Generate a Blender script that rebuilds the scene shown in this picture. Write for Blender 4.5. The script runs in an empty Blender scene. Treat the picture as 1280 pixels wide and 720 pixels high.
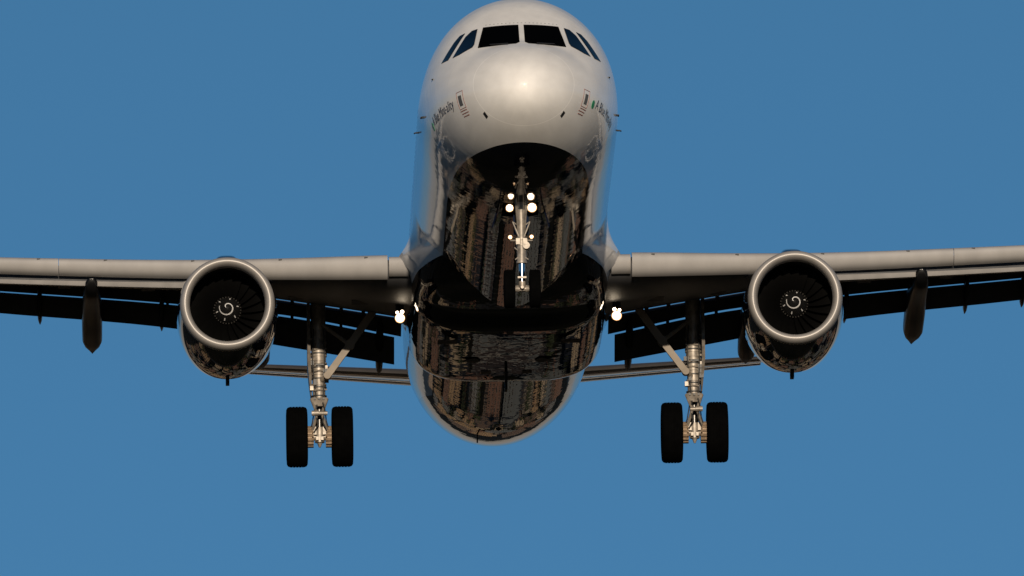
import bpy, bmesh, math, random
from mathutils import Vector, Matrix
R = math.radians
random.seed(7)
scene = bpy.context.scene
C = scene.collection

# ------------------------------------------------------------------ camera, sky, sun, exposure
CAM_Z = 3.0
ELEV = 7.5                      # the long lens looks up at the approach path
DIST = 421.635
cam_d = bpy.data.cameras.new("camera")
cam = bpy.data.objects.new("camera", cam_d); C.objects.link(cam)
cam.location = (0, 0, CAM_Z); cam.rotation_euler = (R(90 + ELEV), 0, 0)
cam_d.sensor_width = 36.0
cam_d.lens = 62.097 * DIST * 36.0 / 1280.0
cam_d.clip_start = 1.0; cam_d.clip_end = 60000.0
scene.camera = cam

SUN_EL, SUN_AZ = 11.5, 1.5      # azimuth measured from straight behind the camera, + = from the right
world = bpy.data.worlds.new("World"); scene.world = world
world.use_nodes = True
wn = world.node_tree.nodes; wl = world.node_tree.links
wn.clear()
sky = wn.new('ShaderNodeTexSky'); sky.sky_type = 'NISHITA'; sky.sun_disc = False
sky.sun_elevation = R(SUN_EL); sky.sun_rotation = R(180 - SUN_AZ)
sky.air_density = 1.0; sky.dust_density = 0.05; sky.ozone_density = 4.0; sky.altitude = 0
# clear evening air: the sky texture's own brightness, coloured from pale haze at the horizon to deep blue above
bw = wn.new('ShaderNodeRGBToBW'); geo = wn.new('ShaderNodeTexCoord'); sepd = wn.new('ShaderNodeSeparateXYZ')
ramp = wn.new('ShaderNodeValToRGB'); ramp.color_ramp.interpolation = 'EASE'
e_ = ramp.color_ramp.elements
e_[0].position = 0.0; e_[0].color = (0.52, 0.46, 0.38, 1)
e_[1].position = 1.0; e_[1].color = (0.085, 0.40, 1.0, 1)
for pos, col in ((math.sin(R(1.2)), (0.50, 0.46, 0.42, 1)), (math.sin(R(3.5)), (0.26, 0.47, 0.66, 1)), (math.sin(R(6.0)), (0.137, 0.46, 0.90, 1))):
    k_ = e_.new(pos); k_.color = col
tint = wn.new('ShaderNodeMix'); tint.data_type = 'RGBA'; tint.blend_type = 'MULTIPLY'; tint.inputs[0].default_value = 1.0
wl.new(geo.outputs['Generated'], sepd.inputs[0]); wl.new(sepd.outputs[2], ramp.inputs[0]); wl.new(ramp.outputs[0], tint.inputs[7])
bg = wn.new('ShaderNodeBackground'); bg.inputs['Strength'].default_value = 0.092
wo = wn.new('ShaderNodeOutputWorld')
wl.new(sky.outputs[0], bw.inputs[0]); wl.new(bw.outputs[0], tint.inputs[6]); wl.new(tint.outputs[2], bg.inputs['Color']); wl.new(bg.outputs[0], wo.inputs[0])

sun_d = bpy.data.lights.new("sun", 'SUN'); sun_d.energy = 3.8; sun_d.angle = R(0.5)
sun_d.color = (1.0, 0.85, 0.67)
sun = bpy.data.objects.new("sun", sun_d); C.objects.link(sun)
to_sun = Vector((math.sin(R(SUN_AZ)) * math.cos(R(SUN_EL)), -math.cos(R(SUN_AZ)) * math.cos(R(SUN_EL)), math.sin(R(SUN_EL))))
sun.rotation_euler = to_sun.to_track_quat('Z', 'Y').to_euler()
sun.location = (0, -50, 80)

vs = scene.view_settings
vs.view_transform = 'Standard'; vs.look = 'None'; vs.gamma = 1.0; vs.exposure = 0.0
vs.use_curve_mapping = False

# ------------------------------------------------------------------ helpers
class MB:
    """collects faces and links them as ONE mesh object"""
    def __init__(s): s.v = []; s.f = []; s.m = []
    def add(s, verts, faces, mi=0):
        b = len(s.v); s.v += [tuple(p) for p in verts]
        for f in faces: s.f.append([b + i for i in f]); s.m.append(mi)
    def box(s, c, size, mi=0, rot=None):
        hx, hy, hz = [q / 2 for q in size]
        P = [Vector((x, y, z)) for x in (-hx, hx) for y in (-hy, hy) for z in (-hz, hz)]
        if rot is not None: P = [rot @ q for q in P]
        P = [q + Vector(c) for q in P]
        s.add(P, [(0, 1, 3, 2), (4, 6, 7, 5), (0, 4, 5, 1), (2, 3, 7, 6), (0, 2, 6, 4), (1, 5, 7, 3)], mi)
    def loft(s, rings, mi=0, close=True, cap0=False, cap1=False):
        n = len(rings[0]); b = len(s.v)
        for r in rings: s.v += [tuple(p) for p in r]
        for i in range(len(rings) - 1):
            for j in range(n if close else n - 1):
                k = (j + 1) % n
                s.f.append([b + i * n + j, b + i * n + k, b + (i + 1) * n + k, b + (i + 1) * n + j])
                s.m.append(mi(i, j) if callable(mi) else mi)
        mm = mi(0, 0) if callable(mi) else mi
        if cap0: s.f.append([b + j for j in range(n)][::-1]); s.m.append(mm)
        if cap1: s.f.append([b + (len(rings) - 1) * n + j for j in range(n)]); s.m.append(mm)
    def tube(s, p0, p1, r0, r1=None, n=20, mi=0, caps=True):
        p0, p1 = Vector(p0), Vector(p1); r1 = r0 if r1 is None else r1
        d = (p1 - p0).normalized()
        a = d.orthogonal().normalized(); c = d.cross(a)
        rg = lambda p, r: [p + (a * math.cos(t) + c * math.sin(t)) * r for t in [2 * math.pi * i / n for i in range(n)]]
        s.loft([rg(p0, r0), rg(p1, r1)], mi, True, caps, caps)
    def path(s, pts, r, n=8, mi=0):
        for a, b in zip(pts[:-1], pts[1:]): s.tube(a, b, r, n=n, mi=mi)
    def revolve(s, prof, c, axis='y', n=64, mi=0):
        """prof = [(along, radius)...]"""
        rings = []
        for (u, r) in prof:
            ring = []
            for i in range(n):
                t = 2 * math.pi * i / n
                if axis == 'y': ring.append((c[0] + r * math.cos(t), c[1] + u, c[2] + r * math.sin(t)))
                elif axis == 'x': ring.append((c[0] + u, c[1] + r * math.cos(t), c[2] + r * math.sin(t)))
                else: ring.append((c[0] + r * math.cos(t), c[1] + r * math.sin(t), c[2] + u))
            rings.append(ring)
        s.loft(rings, mi)
    def plate(s, pts, th, mi=0, axis=0):
        """flat outline given in 3-D, thickened along one axis"""
        n = len(pts); o = [0, 0, 0]; o[axis] = th / 2
        A = [tuple(p[i] - o[i] for i in range(3)) for p in pts]; B = [tuple(p[i] + o[i] for i in range(3)) for p in pts]
        s.loft([A, B], mi, True, True, True)
    def build(s, name, mats, parent=None, smooth=35, fixn=True):
        me = bpy.data.meshes.new(name)
        me.from_pydata(s.v, [], s.f)
        for m in (mats if isinstance(mats, (list, tuple)) else [mats]): me.materials.append(m)
        me.polygons.foreach_set('material_index', s.m)
        if fixn:
            bm = bmesh.new(); bm.from_mesh(me)
            bmesh.ops.remove_doubles(bm, verts=bm.verts, dist=0.0004)
            bmesh.ops.recalc_face_normals(bm, faces=bm.faces); bm.to_mesh(me); bm.free()
        if smooth:
            me.polygons.foreach_set('use_smooth', [True] * len(me.polygons))
            me.set_sharp_from_angle(angle=R(smooth))
        me.update()
        o = bpy.data.objects.new(name, me); C.objects.link(o)
        if parent is not None:
            o.parent = parent
            if parent.type == 'EMPTY': o.location = -BASE
        return o

def link(a, b): a.id_data.links.new(a, b)

def mat(name, col, rough=0.5, metal=0.0, coat=0.0, coat_r=0.03, var=0.08, vscale=3.0, bump=0.0, bscale=20.0, spec=0.5, stretch=(1, 1, 1)):
    """principled paint / metal with a little procedural wear"""
    m = bpy.data.materials.new(name); m.use_nodes = True
    nt = m.node_tree; p = nt.nodes['Principled BSDF']
    p.inputs['Roughness'].default_value = rough; p.inputs['Metallic'].default_value = metal
    p.inputs['Coat Weight'].default_value = coat; p.inputs['Coat Roughness'].default_value = coat_r
    p.inputs['Specular IOR Level'].default_value = spec
    tc = nt.nodes.new('ShaderNodeTexCoord')
    mp = nt.nodes.new('ShaderNodeMapping'); mp.inputs['Scale'].default_value = stretch
    link(tc.outputs['Object'], mp.inputs[0])
    nz = nt.nodes.new('ShaderNodeTexNoise'); nz.inputs['Scale'].default_value = vscale; nz.inputs['Detail'].default_value = 6
    link(mp.outputs[0], nz.inputs['Vector'])
    mr = nt.nodes.new('ShaderNodeMapRange')
    mr.inputs[1].default_value = 0.3; mr.inputs[2].default_value = 0.7
    mr.inputs[3].default_value = 1 - var; mr.inputs[4].default_value = 1 + var
    link(nz.outputs[0], mr.inputs[0])
    mx = nt.nodes.new('ShaderNodeVectorMath'); mx.operation = 'SCALE'
    mx.inputs[0].default_value = col[:3]
    link(mr.outputs[0], mx.inputs['Scale']); link(mx.outputs[0], p.inputs['Base Color'])
    if bump:
        nb = nt.nodes.new('ShaderNodeTexNoise'); nb.inputs['Scale'].default_value = bscale; nb.inputs['Detail'].default_value = 3
        link(mp.outputs[0], nb.inputs['Vector'])
        b = nt.nodes.new('ShaderNodeBump'); b.inputs['Strength'].default_value = bump; b.inputs['Distance'].default_value = 0.01
        link(nb.outputs[0], b.inputs['Height']); link(b.outputs[0], p.inputs['Normal'])
        if coat: link(b.outputs[0], p.inputs['Coat Normal'])
    return m

def glow(name, col, strength):
    m = bpy.data.materials.new(name); m.use_nodes = True
    p = m.node_tree.nodes['Principled BSDF']
    p.inputs['Base Color'].default_value = (*col, 1); p.inputs['Emission Color'].default_value = (*col, 1)
    p.inputs['Emission Strength'].default_value = strength
    return m

def math_node(nt, op, a, b=None, c=None):
    n = nt.nodes.new('ShaderNodeMath'); n.operation = op
    for i, q in enumerate((a, b, c)):
        if q is None: continue
        if isinstance(q, (int, float)): n.inputs[i].default_value = q
        else: link(q, n.inputs[i])
    return n.outputs[0]

def skin_material(name, edge_front, edge_aft, ribs=0.53, ripple=.0024, white=(0.86, 0.84, 0.81), seams=(), cross=()):
    """white pearl paint above a painted line, near-black navy below it, clear coat over both"""
    m = bpy.data.materials.new(name); m.use_nodes = True
    nt = m.node_tree; p = nt.nodes['Principled BSDF']
    tc = nt.nodes.new('ShaderNodeTexCoord'); sx = nt.nodes.new('ShaderNodeSeparateXYZ')
    link(tc.outputs['Object'], sx.inputs[0]); X, Y, Z = sx.outputs
    mr = nt.nodes.new('ShaderNodeMapRange')
    mr.inputs[1].default_value = 2.0; mr.inputs[2].default_value = 8.0
    mr.inputs[3].default_value = edge_front; mr.inputs[4].default_value = edge_aft
    link(Y, mr.inputs[0])
    rise = math_node(nt, 'MULTIPLY', math_node(nt, 'MAXIMUM', math_node(nt, 'SUBTRACT', Y, 30.0), 0.0), .155)   # the line climbs with the tail
    low = math_node(nt, 'LESS_THAN', Z, math_node(nt, 'ADD', mr.outputs[0], rise))
    # dirt and tone variation, streaked along the airflow
    mp = nt.nodes.new('ShaderNodeMapping'); mp.inputs['Scale'].default_value = (2.2, 0.35, 2.2)
    link(tc.outputs['Object'], mp.inputs[0])
    nz = nt.nodes.new('ShaderNodeTexNoise'); nz.inputs['Scale'].default_value = 1.6; nz.inputs['Detail'].default_value = 7
    link(mp.outputs[0], nz.inputs['Vector'])
    v = nt.nodes.new('ShaderNodeMapRange'); v.inputs[1].default_value = .3; v.inputs[2].default_value = .75
    v.inputs[3].default_value = 1.03; v.inputs[4].default_value = .91
    link(nz.outputs[0], v.inputs[0])
    fac = v.outputs[0]
    # skin joints
    for (yk, tilt, wdt, dark) in seams:
        pos = math_node(nt, 'ADD', Y, math_node(nt, 'MULTIPLY', Z, tilt))
        d = math_node(nt, 'ABSOLUTE', math_node(nt, 'SUBTRACT', pos, yk))
        s = math_node(nt, 'LESS_THAN', d, wdt)
        fac = math_node(nt, 'MULTIPLY', fac, math_node(nt, 'SUBTRACT', 1.0, math_node(nt, 'MULTIPLY', s, 1 - dark)))
    for zk in cross:
        d = math_node(nt, 'ABSOLUTE', math_node(nt, 'SUBTRACT', Z, zk))
        s = math_node(nt, 'LESS_THAN', d, 0.004)
        fac = math_node(nt, 'MULTIPLY', fac, math_node(nt, 'SUBTRACT', 1.0, math_node(nt, 'MULTIPLY', s, .25)))
    # fastener heads along the top of the windscreen
    fr_ = math_node(nt, 'LESS_THAN', math_node(nt, 'FRACT', math_node(nt, 'MULTIPLY', X, 13.0)), .38)
    band = math_node(nt, 'MULTIPLY', math_node(nt, 'LESS_THAN', math_node(nt, 'ABSOLUTE', math_node(nt, 'SUBTRACT', Z, 1.10)), .010), math_node(nt, 'LESS_THAN', math_node(nt, 'ABSOLUTE', X), .72))
    dots = math_node(nt, 'MULTIPLY', math_node(nt, 'MULTIPLY', fr_, band), math_node(nt, 'LESS_THAN', Y, 3.6))
    fac = math_node(nt, 'MULTIPLY', fac, math_node(nt, 'SUBTRACT', 1.0, math_node(nt, 'MULTIPLY', dots, .4)))
    mixc = nt.nodes.new('ShaderNodeMix'); mixc.data_type = 'RGBA'
    mixc.inputs[6].default_value = (*white, 1); mixc.inputs[7].default_value = (0.003, 0.004, 0.007, 1)
    link(low, mixc.inputs[0])
    sc = nt.nodes.new('ShaderNodeVectorMath'); sc.operation = 'SCALE'
    link(mixc.outputs[2], sc.inputs[0]); link(fac, sc.inputs['Scale']); link(sc.outputs[0], p.inputs['Base Color'])
    p.inputs['Roughness'].default_value = 0.82
    link(math_node(nt, 'SUBTRACT', 0.9, math_node(nt, 'MULTIPLY', low, .9)), p.inputs['Specular IOR Level'])
    p.inputs['Coat Weight'].default_value = 0.85; p.inputs['Coat Roughness'].default_value = 0.015
    link(math_node(nt, 'SUBTRACT', 0.40, math_node(nt, 'MULTIPLY', low, .40)), p.inputs['Metallic'])   # pearl flake in the white
    p.inputs['Diffuse Roughness'].default_value = 0.25
    # the skin is not perfectly flat between its frames: gentle ripples bend the reflections
    mp2 = nt.nodes.new('ShaderNodeMapping'); mp2.inputs['Scale'].default_value = (1.3, 1.0, 1.3)
    link(tc.outputs['Object'], mp2.inputs[0])
    nb = nt.nodes.new('ShaderNodeTexNoise'); nb.inputs['Scale'].default_value = 2.3; nb.inputs['Detail'].default_value = 2
    link(mp2.outputs[0], nb.inputs['Vector'])
    wv = math_node(nt, 'SINE', math_node(nt, 'MULTIPLY', Y, 2 * math.pi / ribs))
    hgt = math_node(nt, 'ADD', nb.outputs[0], math_node(nt, 'MULTIPLY', wv, 0.03))
    nf = nt.nodes.new('ShaderNodeTexNoise'); nf.inputs['Scale'].default_value = 4.2; nf.inputs['Detail'].default_value = 3
    link(tc.outputs['Object'], nf.inputs['Vector'])
    mf = nt.nodes.new('ShaderNodeMapRange'); mf.inputs[1].default_value = 5.0; mf.inputs[2].default_value = 8.5; mf.inputs[3].default_value = 1.7; mf.inputs[4].default_value = .06
    link(Y, mf.inputs[0])
    mg = nt.nodes.new('ShaderNodeMapRange'); mg.inputs[1].default_value = 1.3; mg.inputs[2].default_value = 3.0; mg.inputs[3].default_value = .03; mg.inputs[4].default_value = 1
    link(Y, mg.inputs[0])
    hgt = math_node(nt, 'ADD', hgt, math_node(nt, 'MULTIPLY', math_node(nt, 'MULTIPLY', nf.outputs[0], mf.outputs[0]), mg.outputs[0]))
    hgt = math_node(nt, 'MULTIPLY', hgt, mg.outputs[0])
    b = nt.nodes.new('ShaderNodeBump'); b.inputs['Strength'].default_value = 1.0; b.inputs['Distance'].default_value = ripple
    link(hgt, b.inputs['Height']); link(b.outputs[0], p.inputs['Normal']); link(b.outputs[0], p.inputs['Coat Normal'])
    return m

def tag(o, label=None, cat=None, group=None, kind=None):
    if label: o['label'] = label
    if cat: o['category'] = cat
    if group: o['group'] = group
    if kind: o['kind'] = kind
    return o

# ------------------------------------------------------------------ materials
M_SKIN = skin_material('white_and_navy_gloss_paint', -1.535, -1.46,
                       seams=((0.86, -0.16, .010, 1.14), (1.98, 0, .004, .9), (3.25, 0, .004, .9), (3.9, 0, .004, .88), (5.6, 0, .004, .9),
                              (8.2, 0, .005, .85), (11.0, 0, .005, .85), (13.8, 0, .005, .85), (29, 0, .006, .8), (32, 0, .006, .8)))
M_FAIR = skin_material('belly_fairing_gloss_paint', -1.45, -1.45, ribs=0.8, ripple=.004,
                       seams=((17.5, 0, .008, .4), (19.3, 0, .008, .4), (21.0, 0, .008, .4), (22.4, 0, .008, .4)))
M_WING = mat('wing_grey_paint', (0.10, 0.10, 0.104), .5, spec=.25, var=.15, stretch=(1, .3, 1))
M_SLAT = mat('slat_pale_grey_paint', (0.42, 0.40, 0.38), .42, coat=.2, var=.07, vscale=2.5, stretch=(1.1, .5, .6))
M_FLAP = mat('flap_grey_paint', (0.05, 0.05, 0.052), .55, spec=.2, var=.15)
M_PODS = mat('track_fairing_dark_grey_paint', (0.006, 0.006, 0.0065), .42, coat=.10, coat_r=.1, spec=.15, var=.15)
M_NAVY = mat('nacelle_navy_gloss_paint', (0.003, 0.006, 0.018), .3, coat=1.0, coat_r=.012, bump=.002, bscale=2.2, spec=0)
M_LIP = mat('inlet_lip_bare_metal', (0.39, 0.365, 0.34), .5, metal=.35, var=.06)
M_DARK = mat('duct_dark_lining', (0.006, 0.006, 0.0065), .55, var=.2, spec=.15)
M_BLADE = mat('fan_blade_dark_titanium', (0.0025, 0.0024, 0.0023), .5, metal=.1, spec=.15, var=.1)
M_SPIN = mat('spinner_black_paint', (0.012, 0.012, 0.012), .25, coat=.5)
M_WHITE = mat('white_marking_and_highlight', (0.75, 0.74, 0.72), .5, var=.05)  # swirl marking, and the spinner's painted highlights
M_STEEL = mat('gear_leg_steel_paint', (0.28, 0.245, 0.205), .48, metal=.35, var=.4, vscale=9)
M_DULL = mat('spinner_rim_dull_metal', (.02, .018, .016), .7, spec=.1)
M_NOSE = mat('wing_nose_sunlit_tone', (.27, .255, .24), .5, var=.12)  # paler than the wing: sunlight on the outboard nose put into the colour
M_STAY = mat('stay_tan_primer', (.26, .22, .175), .6, var=.15, spec=.3)
M_PISTON = mat('dark_oiled_piston', (.05, .048, .045), .3, metal=.8)
M_CHROME = mat('oleo_chrome', (0.7, 0.7, 0.7), .12, metal=1, var=.03)
M_BRAKE = mat('brake_pack_bronze', (0.30, 0.22, 0.15), .5, metal=.6, var=.3, vscale=20)
M_TYRE = mat('tyre_rubber', (0.0014, 0.0014, 0.0014), .9, var=.3, vscale=8, spec=.03)
M_HUB = mat('wheel_hub_grey', (0.35, 0.34, 0.33), .5, metal=.4)
M_BLACK = mat('black_fittings', (0.012, 0.012, 0.013), .6)
M_BAY = mat('bay_primer_dark_grey', (0.06, 0.06, 0.055), .7, var=.3, vscale=6)  # plain dark grey of the bay walls
M_GLASS = mat('windscreen_dark_glass', (0.0012, 0.0014, 0.002), .12, var=.05, spec=0)
M_SIDEGLASS = mat('side_window_glass', (0.002, 0.003, 0.005), .05, var=.05, spec=.3)
M_SEAL = mat('window_seal_grey', (0.12, 0.12, 0.12), .6)
M_TXT = mat('navy_lettering', (0.01, 0.02, 0.06), .4)
M_GREEN = mat('green_mark', (0.02, 0.30, 0.11), .4)
M_RED = mat('red_stencil', (0.36, 0.17, 0.14), .5)
M_HOSE = mat('hydraulic_hose', (0.03, 0.03, 0.03), .5)
M_LAMP = glow('landing_lamp_lit', (1.0, 0.84, 0.62), 9.0)
M_RIM = glow('lamp_rim_glow', (1.0, 0.55, 0.24), 1.1)  # emission on the lens rim paints a warm soft edge round the lamp
M_TURN = glow('turn_off_lamp_lit', (1.0, 0.62, 0.35), 4.0)
M_DARK_LE = mat('leading_edge_dark_reflection', (.07, .062, .055), .45, metal=.2, var=.1)  # dark ground's reflection in the tailplane nose, put into a dull dark colour
M_STAB = mat('tailplane_grey_paint', (0.30, 0.28, 0.26), .3, coat=.6, coat_r=.03, var=.1, stretch=(1, .2, 1))

# ------------------------------------------------------------------ the airliner's own frame: x right, y aft, z up, origin at the nose datum
BASE = Vector((0, 21.97, -4.33))       # foot of the main wheels
E_ = Matrix.Rotation(R(ELEV), 4, 'X')
ROT = Matrix.Rotation(R(1.028), 4, 'Z') @ Matrix.Rotation(R(-10.275), 4, 'X') @ Matrix.Rotation(R(-0.671), 4, 'Y')
BODY = Matrix.Translation((0, 0, CAM_Z)) @ E_ @ Matrix.Translation((-0.031, DIST, 1.897)) @ ROT @ Matrix.Translation((0, -15, 0))
airliner = bpy.data.objects.new('airliner', None); C.objects.link(airliner)
airliner.empty_display_size = 3
airliner.matrix_world = BODY @ Matrix.Translation(BASE)
tag(airliner, 'white twin engine jet airliner with glossy dark belly, wheels and flaps down, flying straight in', 'airliner')
# ---- fuselage outline table
ST=[ # y, halfwidth, ztop, zbot, zc(max width)
(0.0,0.0,-0.62,-0.62,-0.62),
(0.03,0.20,-0.43,-0.81,-0.62),
(0.1,0.36,-0.28,-0.95,-0.615),
(0.25,0.57,-0.10,-1.10,-0.60),
(0.5,0.80,0.08,-1.25,-0.57),
(0.8,0.995,0.24,-1.385,-0.53),
(1.2,1.19,0.40,-1.52,-0.47),
(1.6,1.345,0.545,-1.63,-0.41),
(2.0,1.475,0.76,-1.72,-0.35),
(2.5,1.60,1.03,-1.81,-0.28),
(3.0,1.70,1.33,-1.88,-0.21),
(3.5,1.775,1.61,-1.94,-0.15),
(4.0,1.835,1.81,-1.985,-0.10),
(4.6,1.89,1.97,-2.02,-0.06),
(5.4,1.935,2.05,-2.05,-0.03),
(6.4,1.965,2.07,-2.065,-0.01),
(7.5,1.975,2.07,-2.07,0),
(10,1.975,2.07,-2.07,0),
(29,1.975,2.07,-2.07,0),
(31,1.965,2.07,-2.03,0.01),
(32,1.95,2.07,-1.965,0.03),
(34,1.88,2.06,-1.77,0.12),
(36,1.75,2.05,-1.51,0.25),
(38,1.54,2.02,-1.16,0.43),
(40,1.24,1.96,-0.72,0.66),
(42,0.84,1.80,-0.15,0.9),
(43.5,0.48,1.62,0.40,1.06),
(44.4,0.2,1.45,0.80,1.15),
]
def pchip(xs,ys):
    n=len(xs);h=[xs[i+1]-xs[i] for i in range(n-1)];d=[(ys[i+1]-ys[i])/h[i] for i in range(n-1)]
    m=[0]*n;m[0]=d[0];m[-1]=d[-1]
    for i in range(1,n-1):
        if d[i-1]*d[i]<=0: m[i]=0
        else:
            w1=2*h[i]+h[i-1];w2=h[i]+2*h[i-1];m[i]=(w1+w2)/(w1/d[i-1]+w2/d[i])
    def f(x):
        x=min(max(x,xs[0]),xs[-1]);i=0
        while i<n-2 and x>xs[i+1]: i+=1
        t=(x-xs[i])/h[i]
        return (1+2*t)*(1-t)**2*ys[i]+t*(1-t)**2*h[i]*m[i]+t*t*(3-2*t)*ys[i+1]+t*t*(t-1)*h[i]*m[i+1]
    return f
# param by sqrt(y) near nose for smooth bluntness
S_=[s[0]**0.5 for s in ST]
FW,FT,FB,FC=[pchip(S_,[s[k] for s in ST]) for k in (1,2,3,4)]
def sec(y):
    q=max(y,0)**.5
    return FW(q),FT(q),FB(q),FC(q)
def level(x,y,z):
    w,t,b,c=sec(y)
    if w<1e-6: return 9
    h=(t-c) if z>c else (c-b)
    return (x/w)**2+((z-c)/h)**2
# ------------------------------------------------------------------ fuselage
def FX(y, z):
    w, t, b, c = sec(y); h = (t - c) if z > c else (c - b)
    return w * math.sqrt(max(0, 1 - ((z - c) / h) ** 2))
def FY(x, z):
    a, b = 0.0, 9.0
    for _ in range(40):
        m = (a + b) / 2
        if level(x, m, z) < 1: b = m
        else: a = m
    return b
def NORM(x, y, z):
    e = 1e-3
    g = Vector((level(x + e, y, z) - level(x - e, y, z), level(x, y + e, z) - level(x, y - e, z), level(x, y, z + e) - level(x, y, z - e)))
    return g.normalized()

ys = [0.0005, .004, .015] + [0.03 + .02 * i for i in range(8)] + [0.2 + .05 * i for i in range(16)] + [1.0 + .1 * i for i in range(66)] \
     + [7.6 + .4 * i for i in range(54)] + [29.2 + .3 * i for i in range(50)] + [44.2, 44.4]
BAY_Y0, BAY_Y1, BAY_W = 5.1, 6.4, .36
NA = 136
angs = [2 * math.pi * i / NA for i in range(NA)]
fus = MB()
rings = []
for y in ys:
    w, t, b, c = sec(y)
    ring = []
    for a in angs:
        s, k = math.sin(a), math.cos(a)
        ring.append((w * s, y, c + (t - c) * k if k > 0 else c + (c - b) * k))
    rings.append(ring)
fus.loft(rings, 0, True, True, True)
# open the nose wheel bay
keep = []
for f, m in zip(fus.f, fus.m):
    cx = sum(fus.v[i][0] for i in f) / len(f); cy = sum(fus.v[i][1] for i in f) / len(f); cz = sum(fus.v[i][2] for i in f) / len(f)
    if abs(cx) < BAY_W and BAY_Y0 < cy < BAY_Y1 and cz < -1: continue
    keep.append((f, m))
fus.f = [k[0] for k in keep]; fus.m = [k[1] for k in keep]
fuselage = fus.build('fuselage', [M_SKIN], airliner, smooth=60)

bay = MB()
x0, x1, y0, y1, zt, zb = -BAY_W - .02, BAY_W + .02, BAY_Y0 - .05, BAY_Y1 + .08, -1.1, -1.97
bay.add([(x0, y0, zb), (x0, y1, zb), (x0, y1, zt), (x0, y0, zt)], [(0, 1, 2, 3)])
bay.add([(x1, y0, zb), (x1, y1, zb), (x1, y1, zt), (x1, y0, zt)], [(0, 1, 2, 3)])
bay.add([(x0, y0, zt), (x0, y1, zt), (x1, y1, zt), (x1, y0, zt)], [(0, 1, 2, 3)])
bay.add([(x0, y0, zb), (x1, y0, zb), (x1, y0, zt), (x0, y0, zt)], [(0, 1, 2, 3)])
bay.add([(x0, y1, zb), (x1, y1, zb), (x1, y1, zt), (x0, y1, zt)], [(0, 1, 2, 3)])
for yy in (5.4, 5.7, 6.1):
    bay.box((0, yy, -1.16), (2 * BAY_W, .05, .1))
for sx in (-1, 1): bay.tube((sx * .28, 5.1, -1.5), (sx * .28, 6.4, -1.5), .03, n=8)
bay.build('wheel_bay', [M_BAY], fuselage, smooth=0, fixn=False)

def surf_patch(name, poly, mats, off=.006, rim=.012, by='xz', side=1, cuts=4, parent=None, wavy=None):
    """thin panel lying on the skin: poly in (x,z) on the nose or (y,z) on a side"""
    bm = bmesh.new()
    vs_ = [bm.verts.new((p[0], p[1], 0)) for p in poly]
    bm.faces.new(vs_)
    bmesh.ops.triangulate(bm, faces=bm.faces)
    for _ in range(cuts): bmesh.ops.subdivide_edges(bm, edges=bm.edges, cuts=1, use_grid_fill=True)
    bmesh.ops.recalc_face_normals(bm, faces=bm.faces)
    ext = bmesh.ops.extrude_face_region(bm, geom=list(bm.faces))
    top = {g for g in ext['geom'] if isinstance(g, bmesh.types.BMVert)}
    for v in bm.verts:
        u, z = v.co.x, v.co.y
        if by == 'xz': x, y = u, FY(u, z)
        else: y = u; x = side * FX(u, z)
        n = NORM(x, y, z)
        v.co = Vector((x, y, z)) + n * (off if v in top else off - rim)
    bmesh.ops.recalc_face_normals(bm, faces=bm.faces)
    me = bpy.data.meshes.new(name); bm.to_mesh(me); bm.free()
    me.materials.append(mats)
    me.polygons.foreach_set('use_smooth', [True] * len(me.polygons)); me.set_sharp_from_angle(angle=R(40))
    o = bpy.data.objects.new(name, me); C.objects.link(o); o.parent = parent or fuselage
    return o

PANES = [
 [(-.735, 1.03), (-.05, 1.03), (-.05, .50), (-.125, .435), (-.36, .425), (-.86, .45)],
 [(-.842, 1.014), (-.951, .988), (-1.08, .852), (-1.343, .36), (-1.221, .384), (-.965, .50), (-.922, .58)],
 [(-1.085, .964), (-1.183, .93), (-1.296, .79), (-1.555, .356), (-1.434, .352), (-1.385, .43)],
]
for pk, P in enumerate(PANES):
    for sx in (1, -1):
        Q = [(sx * x, z) for x, z in P]
        cx = sum(q[0] for q in Q) / len(Q); cz = sum(q[1] for q in Q) / len(Q)
        big = [(cx + (x - cx) * 1.0 + math.copysign(.012, x - cx), cz + (z - cz) + math.copysign(.012, z - cz)) for x, z in Q]
        pane = surf_patch('windscreen_pane', Q, M_SIDEGLASS if pk else M_GLASS, off=.010)
for sx, xa, xb in ((1, .28, .62), (-1, -.28, -.62)):
    wip = MB()
    z0, z1 = .40, .455
    pts = []
    for i in range(6):
        u = i / 5; x = xa + (xb - xa) * u; z = z0 + (z1 - z0) * u
        pts.append(Vector((x, FY(x, z), z)) + NORM(x, FY(x, z), z) * .03)
    wip.path(pts, .012, n=6)
    wip.build('windscreen_wiper', [M_BLACK], fuselage)

# stencils on both cheeks: red framed placard with a dark grille and two red lines of small print
def stencil(sx):
    yz = lambda pts: [(sx * x, z) for x, z in pts]
    Y0, Y1, ZT, ZB = 1.19, 1.50, -.50, -.84
    def strip(ya, yb, za, zb, m, nm):
        return surf_patch(nm, [(ya, za), (yb, za), (yb, zb), (ya, zb)], m, off=.004, rim=.006, by='yz', side=sx, cuts=2)
    t = .011
    fr = [strip(Y0, Y1, ZT, ZT - t, M_RED, 'placard_border'), strip(Y0, Y1, ZB + t, ZB, M_RED, 'placard_border'),
          strip(Y0, Y0 + t * 1.4, ZT - t, ZB + t, M_RED, 'placard_border'), strip(Y1 - t * 1.4, Y1, ZT - t, ZB + t, M_RED, 'placard_border')]
    strip(Y0 + .09, Y1 - .07, ZT - .08, ZT - .28, M_SEAL, 'static_port_plate')
    for k, (a, b) in enumerate(((.02, .33), (.0, .31), (.04, .30))):
        zt = -.865 - .052 * k
        strip(Y0 + a, Y0 + b, zt, zt - .017, M_RED, 'stencil_line')
for sx in (-1, 1): stencil(sx)
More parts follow.
